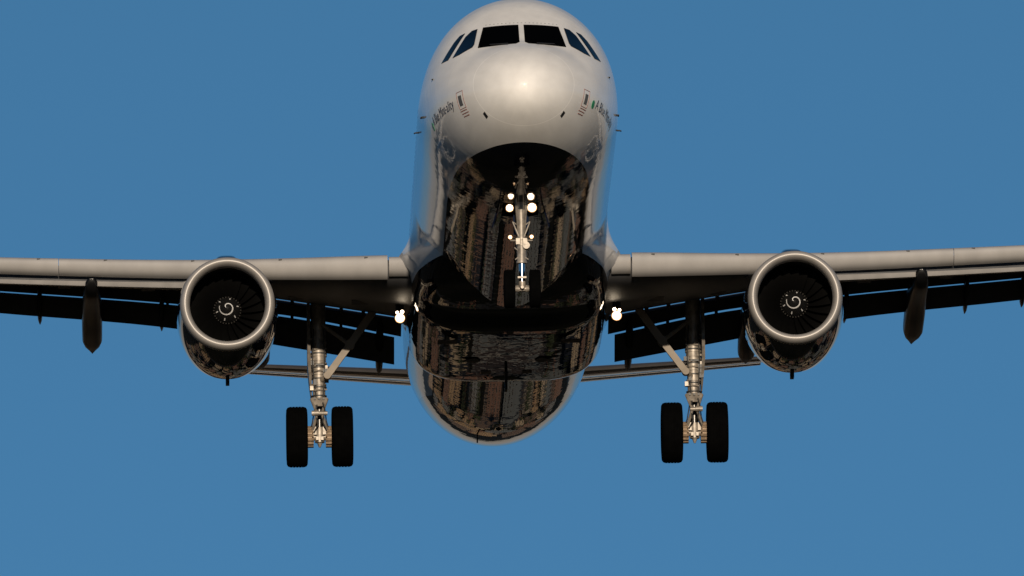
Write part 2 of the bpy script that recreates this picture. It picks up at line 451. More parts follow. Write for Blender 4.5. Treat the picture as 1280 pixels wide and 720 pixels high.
surf_patch('green_dot', [(1.80 + .085 * math.cos(t), -.70 + .085 * math.sin(t)) for t in [2 * math.pi * i / 14 for i in range(14)]],
           M_GREEN, off=.004, rim=.006, by='yz', side=1, cuts=1)
surf_patch('green_dot', [(3.86 + .085 * math.cos(t), -.72 + .085 * math.sin(t)) for t in [2 * math.pi * i / 14 for i in range(14)]],
           M_GREEN, off=.004, rim=.006, by='yz', side=-1, cuts=1)

def lettering(txt, side, y_start, z_base, length):
    cu = bpy.data.curves.new('t', 'FONT'); cu.body = txt; cu.size = 1.0; cu.resolution_u = 2; cu.shear = .12
    to = bpy.data.objects.new('t', cu); C.objects.link(to)
    dg = bpy.context.evaluated_depsgraph_get()
    me = bpy.data.meshes.new_from_object(to.evaluated_get(dg)); bpy.data.objects.remove(to)
    bm = bmesh.new(); bm.from_mesh(me)
    bmesh.ops.triangulate(bm, faces=bm.faces)
    w = max(v.co.x for v in bm.verts); k = length / w
    for v in bm.verts:
        u, q = v.co.x * k, v.co.y * .27
        y = y_start + (u if side > 0 else -u)
        z = z_base + q
        x = side * FX(y, z); n = NORM(x, y, z)
        v.co = Vector((x, y, z)) + n * .005
    bmesh.ops.recalc_face_normals(bm, faces=bm.faces)
    me.clear_geometry(); bm.to_mesh(me); bm.free(); me.name = 'lettering'
    me.materials.clear(); me.materials.append(M_TXT)
    o = bpy.data.objects.new('lettering', me); C.objects.link(o); o.parent = fuselage
lettering('A Blue Mint-ality', 1, 1.97, -.74, 2.3)
lettering('A Blue Mint-ality', -1, 3.72, -.745, 2.0)

# small probes
def probe(x, z, ln, r, out=.08, y=None):
    y = FY(x, z) if y is None else y
    x = math.copysign(FX(y, z), x); n = NORM(x, y, z); p = Vector((x, y, z))
    mb = MB(); q = p + n * out
    mb.tube(p - n * .03, q, r * 1.6, r, n=10); mb.tube(q + Vector((0, .05, 0)), q - Vector((0, ln, 0)), r, r * .5, n=10)
    mb.build('air_data_probe', [M_BLACK], fuselage)
slot = lambda sx: surf_patch('static_slot', [(sx * .70, -1.115), (sx * .73, -1.14), (sx * .80, -1.045), (sx * .77, -1.02)], M_BLACK, off=.004, by='xz', cuts=1)
for sx in (-1, 1):
    slot(sx)
    probe(sx, -.33, .10, .018, .05, 4.9); probe(sx, -.22, .04, .013, .08, 7.1); probe(sx, .12, .04, .012, .02, 3.3)
for (y, h, l) in ((32.2, .17, .16), (12.6, .16, .30), (9.4, .13, .26)):
    b = sec(y)[2]; mb = MB()
    x = -.42 if y > 20 else 0.0
    zz = sec(y)[3] - (sec(y)[3] - b) * math.sqrt(1 - (x / sec(y)[0]) ** 2)
    mb.plate([(x, y, zz + .05), (x, y + l, zz + .05), (x, y + l * .95, zz - h), (x, y + l * .55, zz - h)], .03)
    mb.build('blade_antenna', [M_BLACK if y > 20 else M_WING], fuselage, smooth=0)
b = MB(); yy = 30.9; b.revolve([(0, .07), (-.03, .06), (-.05, .03), (-.06, .001)], (0, yy, sec(yy)[2] + .02), 'z', 20)
b.build('drain_fitting', [M_BLACK], fuselage)

# passenger windows along both sides, one strip of panes each side is seen only edge on
for sx in (-1, 1):
    for i in range(40):
        yc = 7.6 + i * .533
        if 14.6 < yc < 15.4 or 21.6 < yc < 22.2: continue
        mbw = MB()
        pts = []
        for k in range(12):
            t = 2 * math.pi * k / 12
            y = yc + .115 * math.copysign(abs(math.cos(t)) ** .6, math.cos(t)); z = .42 + .165 * math.copysign(abs(math.sin(t)) ** .6, math.sin(t))
            pts.append((sx * (FX(y, z) + .004), y, z))
        mbw.add(pts, [list(range(12))]); mbw.build('cabin_window', [M_GLASS], fuselage, smooth=0)

# ------------------------------------------------------------------ belly fairing with wing root fillets
FY_S = [13.3, 14.2, 15.0, 15.6, 16.2, 16.8, 17.5, 18.5, 20.0, 21.5, 22.6, 23.2, 24.0, 25.0, 26.5, 28.2]
FWd = pchip(FY_S, [1.35, 1.62, 1.80, 1.90, 1.95, 1.98, 2.0, 2.01, 2.02, 2.02, 2.01, 2.0, 1.95, 1.84, 1.6, 1.2])
FZb = pchip([13.3, 14.2, 15.0, 15.6, 16.2, 16.8, 17.2, 17.5, 17.75, 18.5, 20, 21.5, 22.7, 22.95, 23.3, 24, 25, 26.5, 28.2],
            [-1.55, -1.80, -1.94, -2.0, -2.05, -2.10, -2.19, -2.275, -2.315, -2.345, -2.385, -2.42, -2.44, -2.43, -2.36, -2.19, -2.0, -1.8, -1.6])
FLr = pchip(FY_S, [.0, .03, .09, .16, .23, .27, .28, .28, .28, .28, .26, .22, .15, .08, .0, 0])
fair = MB(); rings = []
yy = [13.3 + .15 * i for i in range(100)]
for y in yy:
    w, zb, fl = FWd(y), FZb(y), FLr(y)
    half = []
    zc = -.95
    xw = w + fl
    for i in range(22):          # upper flank leaves the round body tangentially
        t = i / 22; z = -.12 + (zc + .12) * t
        s_ = t ** 2.2
        half.append((FX(y, z) - .006 + (xw - FX(y, zc) + .006) * s_, z))
    nn = 3.6
    for i in range(31):          # rounded box below
        a = math.pi / 2 * i / 30
        x = w * max(0, math.cos(a)) ** (2 / nn); z = zc + (zb - zc) * max(0, math.sin(a)) ** (2 / nn)
        x += fl * math.exp(-((z + .98) / .27) ** 2) * (1 if i < 24 else 0)
        half.append((x, z))
    ring = [(x, y, z) for x, z in half] + [(-x, y, z) for x, z in half[-2::-1]]
    rings.append(ring)
fair.loft(rings, 0, False)
fairing = fair.build('belly_fairing', [M_FAIR], airliner, smooth=50)
def fz(y): return FZb(y)
def under(name, pts, m, th=.014):
    mb = MB()
    A = [(x, y, fz(y) - .003) for x, y in pts]; B = [(x, y, fz(y) - .003 - th) for x, y in pts]
    mb.loft([A, B], 0, True, True, True); return mb.build(name, [m], fairing, smooth=0)
for sx in (-1, 1):
    under('air_inlet', [(sx * .95, 20.6), (sx * .66, 20.35), (sx * .55, 20.6), (sx * .66, 20.85)], M_BLACK)
    under('access_panel', [(sx * 1.45, 18.5), (sx * 1.05, 18.5), (sx * 1.05, 18.9), (sx * 1.45, 18.9)], M_BLACK, .006)
    under('access_panel', [(sx * .52, 21.7), (sx * .32, 21.7), (sx * .32, 22.0), (sx * .52, 22.0)], M_BLACK, .006)
under('access_panel', [(-.06, 17.7), (.08, 17.7), (.08, 18.0), (-.06, 18.0)], M_BLACK, .006)
mb = MB(); mb.plate([(0, 21.8, -2.40), (0, 22.5, -2.40), (0, 22.45, -2.74), (0, 22.15, -2.74)], .05); mb.build('blade_antenna', [M_BLACK], fairing, smooth=0)

# ------------------------------------------------------------------ wings
WX = [1.75, 2.25, 4.6, 6.4, 10.35, 17.05]
W_sy = pchip(WX, [16.25, 16.5, 17.6, 18.6, 20.6, 24.0])       # slat top reference
W_sz = pchip(WX, [-.96, -.90, -.74, -.57, -.11, .75])
W_ty = pchip(WX, [22.3, 22.3, 22.3, 22.5, 23.6, 25.4])        # trailing lower edge of the main box
W_tz = pchip(WX, [-1.27, -1.17, -.785, -.50, -.10, .78])
W_th = pchip(WX, [.86, .84, .62, .50, .34, .17])
SL_H = pchip(WX, [.50, .50, .44, .39, .345, .24])              # visible height of the drooped slat
def wing_section(x, sx, root=False):
    sy, sz, ty, tz, th, sh = W_sy(x), W_sz(x), W_ty(x), W_tz(x), W_th(x), SL_H(x)
    ob = min(1, max(0, (x - 5.9) / .7)); ly, lz = sy + .30 + .12 * ob, sz - sh * (.56 + .44 * ob) - .155 * ob
    n = 18; up = []; lo = []
    for i in range(n + 1):
        t = i / n; u = 1 - math.cos(t * math.pi / 2)          # dense at the nose
        y = ly + (ty - ly) * u
        cam = lz + (tz - lz) * u
        prof = 2.97 * math.sqrt(u) - 1.26 * u - 3.52 * u ** 2 + 2.84 * u ** 3 - 1.02 * u ** 4
        up.append((sx * x, y, cam + th * (.40 + .56 * ob) * prof + .02)); lo.append((sx * x, y, cam - th * (.42 - .30 * ob) * prof))
    return up[::-1] + lo[1:]
xs_w = [1.75, 2.1, 2.5, 3.2, 4.0, 4.8, 5.7, 6.2, 6.6, 7.2, 8.2, 9.2, 10.4, 12, 14, 15.6, 16.6, 17.05]
def strip_seg(xa, xb, fn, sx, n=8):
    return [fn(xa + (xb - xa) * i / n, sx) for i in range(n + 1)]
SLAT = [(.52, .03), (.40, .025), (.28, -.005), (.17, -.06), (.09, -.13), (.035, -.22), (.005, -.32), (.0, -.42), (.015, -.55), (.05, -.70), (.11, -.83), (.20, -.94), (.31, -1.0),
        (.32, -.95), (.24, -.84), (.19, -.68), (.18, -.5), (.24, -.32), (.34, -.17), (.5, -.02)]
def slat_section(x, sx):
    sy, sz, h = W_sy(x), W_sz(x), SL_H(x)
    return [(sx * x, sy + a * min(1, h / .42), sz + b * h) for a, b in SLAT]
def tapered(chord, thick, n=12):
    pr = []
    for i in range(n + 1):
        u = (i / n) ** 1.7; pr.append((u, .5 * thick * (2.97 * math.sqrt(u) - 1.26 * u - 3.52 * u * u + 2.84 * u ** 3 - 1.02 * u ** 4)))
    up = [(u * chord, q * 1.3) for u, q in pr][::-1]; lo = [(u * chord, -q * .5) for u, q in pr][1:]
    return up + lo
def airfoil_at(x, y, z, chord, thick, defl, sx):
    c, s = math.cos(R(defl)), math.sin(R(defl))
    return [(sx * x, y + u * c + q * s, z - u * s + q * c) for u, q in tapered(chord, thick)]
# line just under the first slot, the second slot, and the trailing edge, measured spanwise
K = lambda f: pchip([q[0] for q in f], [q[1] for q in f])
g1y = K([(1.9, 22.42), (4.7, 22.42), (6.4, 22.5), (10.35, 23.3), (14, 24.2)]); g1z = K([(1.9, -1.285), (4.7, -.835), (6.4, -.56), (10.35, -.14), (14, .3)])
g2y = K([(1.9, 23.25), (4.7, 23.2), (6.4, 23.1), (10.35, 24.0), (14, 24.8)]); g2z = K([(1.9, -1.515), (4.7, -.975), (6.4, -.80), (10.35, -.29), (14, .15)])
tey = K([(1.9, 23.75), (4.7, 23.72), (6.4, 23.6), (10.35, 24.45), (14, 25.2)]); tez = K([(1.9, -1.98), (4.7, -1.48), (6.4, -1.19), (10.35, -.62), (14, -.12)])
def flap_main(x, sx):
    y0, z0 = g1y(x), g1z(x) + .022; y1, z1 = g2y(x) - .08, g2z(x) + .035
    return airfoil_at(x, y0, z0, math.hypot(y1 - y0, z1 - z0), .16, math.degrees(math.atan2(z0 - z1, y1 - y0)), sx)
def flap_tab(x, sx):
    y0, z0 = g2y(x), g2z(x) + (.008 if x < 6.3 else .018); y1, z1 = tey(x), tez(x)
    return airfoil_at(x, y0, z0, math.hypot(y1 - y0, z1 - z0), .10, math.degrees(math.atan2(z0 - z1, y1 - y0)), sx)
def pod(sx, x, spine, nm, parent, m=None, ex=.62):
    mb = MB(); rings = []
    for (y, z, rx, rz) in spine:
        rings.append([(sx * x + rx * math.copysign(abs(math.cos(t)) ** ex, math.cos(t)), y, z + rz * math.copysign(abs(math.sin(t)) ** ex, math.sin(t))) for t in [2 * math.pi * i / 28 for i in range(28)]])
    mb.loft(rings, 0, True, True, True); return mb.build(nm, [m or M_PODS], parent, smooth=50)

for sx in (-1, 1):
    mb = MB(); mb.loft([wing_section(x, sx) for x in xs_w], lambda i, j: 1 if 17 <= j <= 21 and i >= 7 else 0, True, True, True)  # outboard nose strip takes the painted sunlit tone
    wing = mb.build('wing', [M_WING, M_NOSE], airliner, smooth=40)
    # fixed pale root nose inboard of the first slat
    mb = MB(); rr = []
    for x in (2.05, 2.2, 2.34, 2.44):
        sy, sz = W_sy(x), W_sz(x)
        rr.append([(sx * x, sy + a * .9 + .06, sz - .03 + b * .40) for a, b in SLAT[:13]])
    mb.loft(rr, 0, False); mb.build('fixed_leading_edge', [M_SLAT], wing, smooth=40)
    for (xa, xb) in ((2.47, 5.55), (5.95, 9.112), (9.122, 12.0), (12.03, 14.4), (14.43, 16.4)):
        mb = MB(); mb.loft(strip_seg(xa, xb, slat_section, sx, 10), 0, True, True, True)
        sl = mb.build('slat', [M_SLAT], wing, smooth=40)
        for xm in ((xa * .86 + xb * .14), (xa * .3 + xb * .7)):    # recessed bleed and drain fasteners
            sy, sz, h = W_sy(xm), W_sz(xm), SL_H(xm)
            fb = MB(); fb.box((sx * xm, sy + .06, sz - .17 * h), (.07, .05, .03)); sl_b = fb.build('slat_fastener', [M_BLACK], wing, smooth=0)
    for (xa, xb) in ((2.12, 6.25), (6.55, 13.2)):
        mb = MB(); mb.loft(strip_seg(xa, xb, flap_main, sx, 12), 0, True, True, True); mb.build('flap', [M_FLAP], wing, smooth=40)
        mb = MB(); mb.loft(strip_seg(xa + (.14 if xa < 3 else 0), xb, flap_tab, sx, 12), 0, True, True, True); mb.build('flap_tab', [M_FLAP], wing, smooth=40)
    mb = MB()
    def ail(x, q): return airfoil_at(x, W_ty(x) - .05, W_tz(x), .5, .06, 6, q)
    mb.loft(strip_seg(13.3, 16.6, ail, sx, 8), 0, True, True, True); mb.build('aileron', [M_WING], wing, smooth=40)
    # slot brackets break the bright slots
    for xb_ in (2.9, 3.35, 4.35, 5.3, 6.9, 8.45, 9.5, 11.6):
        br = MB(); br.box((sx * xb_, g1y(xb_) - .05, g1z(xb_) + .03), (.07, .5, .16)); br.build('flap_bracket', [M_FLAP], wing, smooth=0)
        br = MB(); br.box((sx * xb_, g2y(xb_) - .02, g2z(xb_) - .0), (.06, .3, .14)); br.build('flap_bracket', [M_FLAP], wing, smooth=0)
    # flap track fairings
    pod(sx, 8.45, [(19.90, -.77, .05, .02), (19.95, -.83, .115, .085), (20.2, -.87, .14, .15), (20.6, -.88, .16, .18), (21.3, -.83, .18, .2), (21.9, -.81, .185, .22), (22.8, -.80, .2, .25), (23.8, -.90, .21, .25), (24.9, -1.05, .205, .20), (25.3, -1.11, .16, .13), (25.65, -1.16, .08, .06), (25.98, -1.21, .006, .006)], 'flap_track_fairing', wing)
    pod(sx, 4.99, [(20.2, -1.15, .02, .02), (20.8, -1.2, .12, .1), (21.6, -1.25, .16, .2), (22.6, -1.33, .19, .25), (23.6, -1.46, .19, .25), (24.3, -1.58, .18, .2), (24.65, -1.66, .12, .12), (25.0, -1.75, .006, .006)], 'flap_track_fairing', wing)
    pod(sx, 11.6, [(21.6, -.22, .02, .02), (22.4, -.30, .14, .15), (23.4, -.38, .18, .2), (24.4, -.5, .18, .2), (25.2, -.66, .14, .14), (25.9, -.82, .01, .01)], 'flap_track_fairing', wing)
    for (x, yt, zt, w_) in ((9.52, 25.0, -.76, .055), (7.02, 24.6, -1.00, .055), (2.56, 25.0, -1.88, .085), (10.7, 25.1, -.62, .06)):
        a, b = g2y(x), g2z(x)
        pod(sx, x, [(a - .9, b + .18, .01, .01), (a - .5, b + .05, w_ * .8, .1), (a, b - .10, w_, .14), ((a + yt) / 2, (b + zt) / 2 - .04, w_, .14), (yt - .25, zt + .08, w_ * .8, .1), (yt, zt, .01, .01)], 'flap_hinge_fairing', wing, ex=1)
    for (px_, py_, pw, pl) in ((3.0, 19.2, .35, .5), (4.3, 19.9, .3, .4), (7.3, 20.4, .28, .4), (9.0, 21.2, .26, .4)):
        u_ = min(range(len(xs_w)), key=lambda k: abs(xs_w[k] - px_)); sec_ = wing_section(px_, sx)
        lowp = min(sec_[19:], key=lambda s_: abs(s_[1] - py_))
        mb = MB(); mb.box((sx * px_, lowp[1], lowp[2] - .004), (pw, pl, .012)); mb.build('access_panel', [M_FLAP], wing, smooth=0)
    # winglet fence
    mb = MB(); mb.plate([(sx * 17.08, 23.9, .75), (sx * 17.10, 25.5, 1.6), (sx * 17.10, 25.9, 1.55), (sx * 17.08, 25.6, .78), (sx * 17.06, 25.7, .1), (sx * 17.06, 25.3, .15)], .06)
    mb.build('wingtip_fence', [M_WING], wing, smooth=0)
    # landing lights under the root
    for (lx, ly, lz, r) in ((2.20, 19.0, -1.80, .10), (2.255, 18.9, -1.705, .036), (2.155, 18.9, -1.69, .042)):
        hs = MB(); hs.revolve([(-.01, r * 1.0), (-.03, r * 1.1), (.02, r * 1.15), (.14, r * .8), (.2, .01)], (sx * lx, ly, lz), 'y', 24)
        hs.tube((sx * lx, ly + .1, lz), (sx * lx, ly + .25, lz + .5), .035, n=10)
        h = hs.build('landing_light', [M_BLACK], wing)
        ln = MB(); ln.revolve([(-.012, r), (-.03, r * .82), (-.04, r * .4), (-.042, .001)], (sx * lx, ly, lz), 'y', 24)
        ln.m = [1 if k < 24 else 0 for k in range(len(ln.m))]
        me = ln.build('lit_lens', [M_LAMP, M_RIM], wing)

# ------------------------------------------------------------------ engines
EY, EZ = 15.475, -2.069
for sx in (-1, 1):
    c = (sx * 5.72, EY, EZ)
    n = MB()
    n.revolve([(.26, .957), (.5, .985), (.9, 1.01), (1.4, 1.025), (2.0, 1.02), (2.8, .98), (3.6, .88), (4.4, .74), (5.0, .62), (5.15, .56), (5.15, .50)], c, 'y', 96)
    n.v = [(x, y, z if z > c[2] else c[2] + (z - c[2]) * (1 + .10 * math.sin(math.pi * min(1, max(0, (y - EY - .3) / 4.6))) ** 1.5)) for x, y, z in n.v]   # deeper keel for the gearbox
    nac = n.build('engine', [M_NAVY], airliner, smooth=50)
    lip = MB()
    pr = []
    for i in range(25):
        t = math.pi * (i / 24)
        # superellipse nose between throat radius .755 and outer .957
        u = .0 + .26 * (1 - math.sin(t) ** .9) if i <= 12 else .30 * (1 - math.sin(t) ** .9)
        r = .856 + .101 * math.cos(t)
        pr.append((u, r))
    pr[0] = (.26, .957)
    lip.revolve(pr, c, 'y', 96); lip.build('inlet_lip', [M_LIP], nac, smooth=60)
    duct = MB(); duct.revolve([(.30, .755), (.5, .765), (.8, .79), (1.0, .805), (1.45, .80)], c, 'y', 96)
    duct.build('inlet_duct', [M_DARK], nac, smooth=60)
    fan = MB()
    for k in range(22):
        a0 = 2 * math.pi * k / 22
        rows = []
        for j in range(6):
            r = .27 + (.79 - .27) * j / 5; tw = R(28 + 34 * j / 5)
            ch = .20 + .05 * j / 5
            A = a0 + .16 * j / 5
            er = Vector((math.cos(A), 0, math.sin(A))); et = Vector((-math.sin(A), 0, math.cos(A)))
            rows.append([Vector(c) + Vector((0, 1.0, 0)) + er * r + (et * math.sin(tw) + Vector((0, 1, 0)) * math.cos(tw)) * (ch * q) for q in (-.5, -.2, .15, .5)])
        fan.loft(rows, 0, False)
    fan.revolve([(1.3, .80), (1.32, .26)], c, 'y', 48)
    fan.build('fan', [M_BLADE], nac, smooth=60, fixn=False)
    sp = MB()
    prof = [(.50, .002), (.53, .05), (.60, .11), (.70, .175), (.80, .225), (.88, .255), (.95, .27), (1.05, .275)]
    sp.revolve(prof, c, 'y', 48)
    spy = pchip([p[1] for p in prof], [p[0] for p in prof])
    for k in range(30):            # bolted rim
        t = 2 * math.pi * k / 30
        sp.box((c[0] + .272 * math.cos(t), c[1] + .93, c[2] + .272 * math.sin(t)), (.022, .04, .022), 2)
    spinner = sp.build('spinner', [M_SPIN, M_WHITE, M_DULL], nac, smooth=50)
    swp = MB(); rows = []
    for k in range(60):            # painted swirl
        u = k / 59; r = .02 + .145 * u ** .75; t = R(200 - 400 * u) ; hw = .0125 * (.55 + .45 * math.sin(math.pi * min(1, u * 1.1)))
        rows.append([(c[0] + rr * math.cos(t), c[1] + spy(rr) - .006, c[2] + rr * math.sin(t)) for rr in (max(.003, r - hw), r + hw)])
    swp.loft(rows, 0, False); swp.build('spinner_swirl', [M_WHITE], nac, smooth=60, fixn=False)
    dots = MB()  # reflected highlights on the spinner, painted as white dots
    for k in range(6):
        t = R(15 + 60 * k)
        P = []
        for (dr, dt) in ((-.02, -.05), (.02, -.05), (.02, .05), (-.02, .05)):
            r = .215 + dr; P.append((c[0] + r * math.cos(t + dt), c[1] + spy(r) - .006, c[2] + r * math.sin(t + dt)))
        dots.add(P, [(0, 1, 2, 3)])
    dots.build('spinner_highlight', [M_WHITE], nac, smooth=0, fixn=False)
    dm = MB(); dm.plate([(c[0], EY + 2.6, EZ - 1.03), (c[0], EY + 3.1, EZ - 1.0), (c[0], EY + 3.05, EZ - 1.17), (c[0], EY + 2.75, EZ - 1.18)], .075); dm.build('drain_mast', [M_BLACK], nac, smooth=0)
    st = MB()   # inboard strake on the nacelle shoulder
    a = R(40)
    ax, az = -sx * math.cos(a), math.sin(a)
    st.plate([(c[0] + ax * 1.0, EY + 1.0, EZ + az * 1.0), (c[0] + ax * 1.0, EY + 2.1, EZ + az * 1.0), (c[0] + ax * 1.22, EY + 2.1, EZ + az * 1.22), (c[0] + ax * 1.16, EY + 1.7, EZ + az * 1.16)], .02, axis=2)
    st.build('strake', [M_NAVY], nac, smooth=0)
    py = MB(); rings = []
    for (y, zt, zb, w_) in ((EY + .75, EZ + 1.0, EZ + .85, .05), (EY + 1.2, EZ + 1.16, EZ + .85, .20), (EY + 2.0, EZ + 1.33, EZ + .8, .24), (EY + 2.9, EZ + 1.40, EZ + .7, .24), (EY + 4.2, EZ + 1.36, EZ + .55, .22), (EY + 5.6, EZ + 1.25, EZ + .5, .2), (EY + 7.2, EZ + 1.25, EZ + .95, .06)):
        hz = (zt - zb) / 2; zc_ = (zt + zb) / 2
        rings.append([(c[0] + w_ * math.copysign(abs(math.cos(t)) ** .6, math.cos(t)), y, zc_ + hz * math.copysign(abs(math.sin(t)) ** .6, math.sin(t))) for t in [2 * math.pi * i / 24 for i in range(24)]])
    py.loft(rings, 0, True, True, True); py.build('pylon', [M_NAVY], nac, smooth=60)

# ------------------------------------------------------------------ landing gear
def wheel_mb(cx, cy, cz, r, w, rim):
    mb = MB(); h = w / 2
    pf = [(-h * .62, rim), (-h * .80, rim + .02), (-h * .96, rim + (r - rim) * .35), (-h, rim + (r - rim) * .55), (-h * .97, r * .90), (-h * .86, r * .965), (-h * .66, r * .992)]
    mid = []
    for gx in (-.42, -.14, .14, .42):       # circumferential tread grooves
        mid += [(h * (gx - .035), r * 1.0), (h * (gx - .03), r - .012), (h * (gx + .03), r - .012), (h * (gx + .035), r * 1.0)]
    pf = pf + mid + [(-u, q) for u, q in pf[::-1]]
    mb.revolve(pf, (cx, cy, cz), 'x', 64, 0)
    for s in (-1, 1):
        mb.revolve([(s * h * .62, rim), (s * h * .5, rim * .92), (s * h * .42, rim * .6), (s * h * .6, rim * .3), (s * h * .62, .002)], (cx, cy, cz), 'x', 40, 1)
    return mb
ZM = -3.71
for sx in (-1, 1):
    gx, gy = sx * 3.83, 21.97
    L = MB()
    L.tube((gx, gy, -.75), (gx, gy, -2.15), .155, .150, 28)
    L.tube((gx, gy, -2.15), (gx, gy, -3.0), .140, .125, 28)
    for z, r in ((-1.75, .165), (-2.02, .168), (-2.18, .17), (-2.40, .155), (-2.62, .152), (-2.98, .15)): L.tube((gx, gy, z), (gx, gy, z - .035), r, n=28)
    for z, s_, w_ in ((-2.20, -1, .10), (-2.45, 1, .12), (-2.55, 1, .1), (-2.72, -1, .07), (-2.30, 1, .06)):
        L.box((gx + s_ * .15, gy - .08, z), (w_, .14, .09), 1 if w_ > .08 else 0)
    for z in (-1.9, -2.35, -2.75): L.tube((gx - sx * .16, gy - .12, z), (gx + sx * .10, gy - .17, z - .02), .018, n=8)
    L.path([(gx + .10, gy - .15, -1.5), (gx + .12, gy - .16, -2.3), (gx + .08, gy - .16, -2.9), (gx + .14, gy - .1, -3.4), (gx + .2, gy - .05, -3.6)], .012, mi=1)
    L.path([(gx - .10, gy - .15, -1.5), (gx - .13, gy - .16, -2.2), (gx - .06, gy - .17, -2.95), (gx - .15, gy - .12, -3.45), (gx - .2, gy - .05, -3.6)], .012, mi=1)
    leg = L.build('main_landing_gear', [M_STEEL, M_HOSE], airliner)
    ps = MB(); ps.tube((gx, gy, -2.95), (gx, gy, -3.60), .085, n=24); ps.build('oleo_piston', [M_PISTON], leg)
    ax = MB(); ax.tube((gx - .40, gy, ZM), (gx + .40, gy, ZM), .075, n=20); ax.tube((gx, gy, -3.52), (gx, gy, ZM - .12), .115, .10, n=20)
    ax.tube((gx, gy, ZM - .12), (gx, gy, ZM - .22), .06, .02, n=12)
    for s in (-1, 1): ax.box((gx + s * .10, gy - .13, ZM + .1), (.07, .1, .16)); ax.box((gx + s * .05, gy - .15, ZM - .06), (.05, .08, .07))
    ax.build('axle', [M_STEEL], leg)
    tl = MB()
    for (pa, pb, wa, wb) in (((gy - .14, -2.95), (gy - .34, -3.28), .16, .05), ((gy - .34, -3.28), (gy - .14, -3.62), .05, .15)):
        for s in (-1, 1):
            tl.tube((gx + s * wa, pa[0], pa[1]), (gx + s * wb, pb[0], pb[1]), .032, n=10)
        tl.tube((gx - wa * .9, pa[0], pa[1]), (gx + wa * .9, pa[0], pa[1]), .036, n=10)
    tl.tube((gx - .09, gy - .34, -3.28), (gx + .16, gy - .34, -3.28), .042, n=12)
    tl.plate([(gx - .17, gy - .16, -2.93), (gx + .17, gy - .16, -2.93), (gx + .15, gy - .2, -3.02), (gx + .06, gy - .26, -3.12), (gx - .06, gy - .26, -3.12), (gx - .15, gy - .2, -3.02)], .05, axis=1)
    for k in (-1, 0, 1): tl.tube((gx + k * .09, gy - .17, -2.955), (gx + k * .09, gy - .24, -2.955), .024, n=10, mi=1)
    tl.tube((gx + sx * .02, gy - .36, -3.28), (gx + sx * .16, gy - .36, -3.28), .055, n=14)
    tl.path([(gx - .05, gy - .3, -3.1), (gx - .09, gy - .33, -3.3), (gx - .03, gy - .28, -3.5), (gx - .12, gy - .2, -3.66)], .014, mi=1)
    tl.path([(gx + .07, gy - .3, -3.05), (gx + .11, gy - .36, -3.22), (gx + .06, gy - .3, -3.45), (gx + .14, gy - .2, -3.62)], .014, mi=1)
    tl.build('torque_link', [M_STEEL, M_HOSE], leg)
    for z in (-1.98, -2.27, -2.5, -2.68, -2.86):
        cl = MB(); cl.tube((gx, gy, z), (gx, gy, z - .022), .172 if z > -2.2 else .158, n=28); cl.build('hose_clamp', [M_HOSE], leg)
    for bc, bs in (((gx + .13, gy - .14, -2.36), (.09, .06, .07)), ((gx - .08, gy - .16, -2.6), (.06, .05, .12)), ((gx + .02, gy - .16, -2.24), (.16, .05, .03))):
        cl = MB(); cl.box(bc, bs); cl.build('hydraulic_fitting', [M_HOSE], leg)
    for s in (-1, 1):
        wx = gx + s * .4635
        wheel_mb(wx, gy, ZM, .622, .44, .27).build('wheel', [M_TYRE, M_HUB], leg, smooth=40)
        bk = MB(); q0 = gx + s * .155; q1 = gx + s * .30
        bk.tube((q0, gy, ZM), (q1, gy, ZM), .20, n=28)
        for k in range(14):
            t = 2 * math.pi * k / 14
            bk.tube((q0 - s * .03, gy + .19 * math.cos(t), ZM + .19 * math.sin(t)), (q1, gy + .19 * math.cos(t), ZM + .19 * math.sin(t)), .034, n=8)
        bk.tube((q0 - s * .035, gy, ZM), (q0, gy, ZM), .13, n=24)
        bk.build('brake_pack', [M_BRAKE], leg)
    ss = MB()   # folding side stay towards the fuselage
    A, B, D_ = Vector((gx - sx * .17, gy - .30, -2.50)), Vector((gx - sx * .64, gy - .30, -1.86)), Vector((gx - sx * 1.12, gy - .30, -1.18))
    def flatbar(p, q, w, t, mi=0):
        d = (q - p).normalized(); nrm = Vector((-d.z, 0, d.x)) * (w / 2); o = Vector((0, t / 2, 0))
        ss.loft([[p + nrm - o, p - nrm - o, p - nrm + o, p + nrm + o], [q + nrm - o, q - nrm - o, q - nrm + o, q + nrm + o]], mi, True, True, True)
    flatbar(A, B, .135, .09); flatbar(B, D_, .15, .10)
    ss.tube(B - Vector((0, .09, 0)), B + Vector((0, .09, 0)), .10, n=16); ss.tube(A - Vector((0, .1, 0)), A + Vector((0, .1, 0)), .075, n=16)
    ss.tube(A, (gx, gy, -2.58), .05, n=12)
    ss.build('side_stay', [M_STAY], leg)
    lk = MB(); lk.tube(B, (gx, gy - .1, -1.35), .04, n=10); lk.build('lock_stay', [M_STAY], leg)
    dr = MB()   # leg door, seen almost edge on
    x_ = gx + sx * .20
    dr.loft([[(x_ - .03, gy - .35, z1), (x_ + .035, gy - .30, z1), (x_ + .03, gy + .75, z1), (x_ - .03, gy + .75, z1)] for z1 in (-.95, -1.6, -2.2)] +
            [[(x_ - .025 - sx * .02, gy - .18, -2.5), (x_ + .03 - sx * .02, gy - .14, -2.5), (x_ + .03 - sx * .02, gy + .6, -2.5), (x_ - .03 - sx * .02, gy + .6, -2.5)],
             [(x_ - .012 - sx * .04, gy - .02, -2.85), (x_ + .012 - sx * .04, gy + .02, -2.85), (x_ + .012 - sx * .04, gy + .4, -2.85), (x_ - .012 - sx * .04, gy + .4, -2.85)]], 0, True, True, True)
    dr.tube((x_, gy - .1, -2.12), (gx, gy - .1, -2.12), .025, n=8); dr.tube((x_, gy - .1, -1.7), (gx, gy - .1, -1.7), .025, n=8)
    dr.build('gear_door', [M_STEEL], leg, smooth=30)

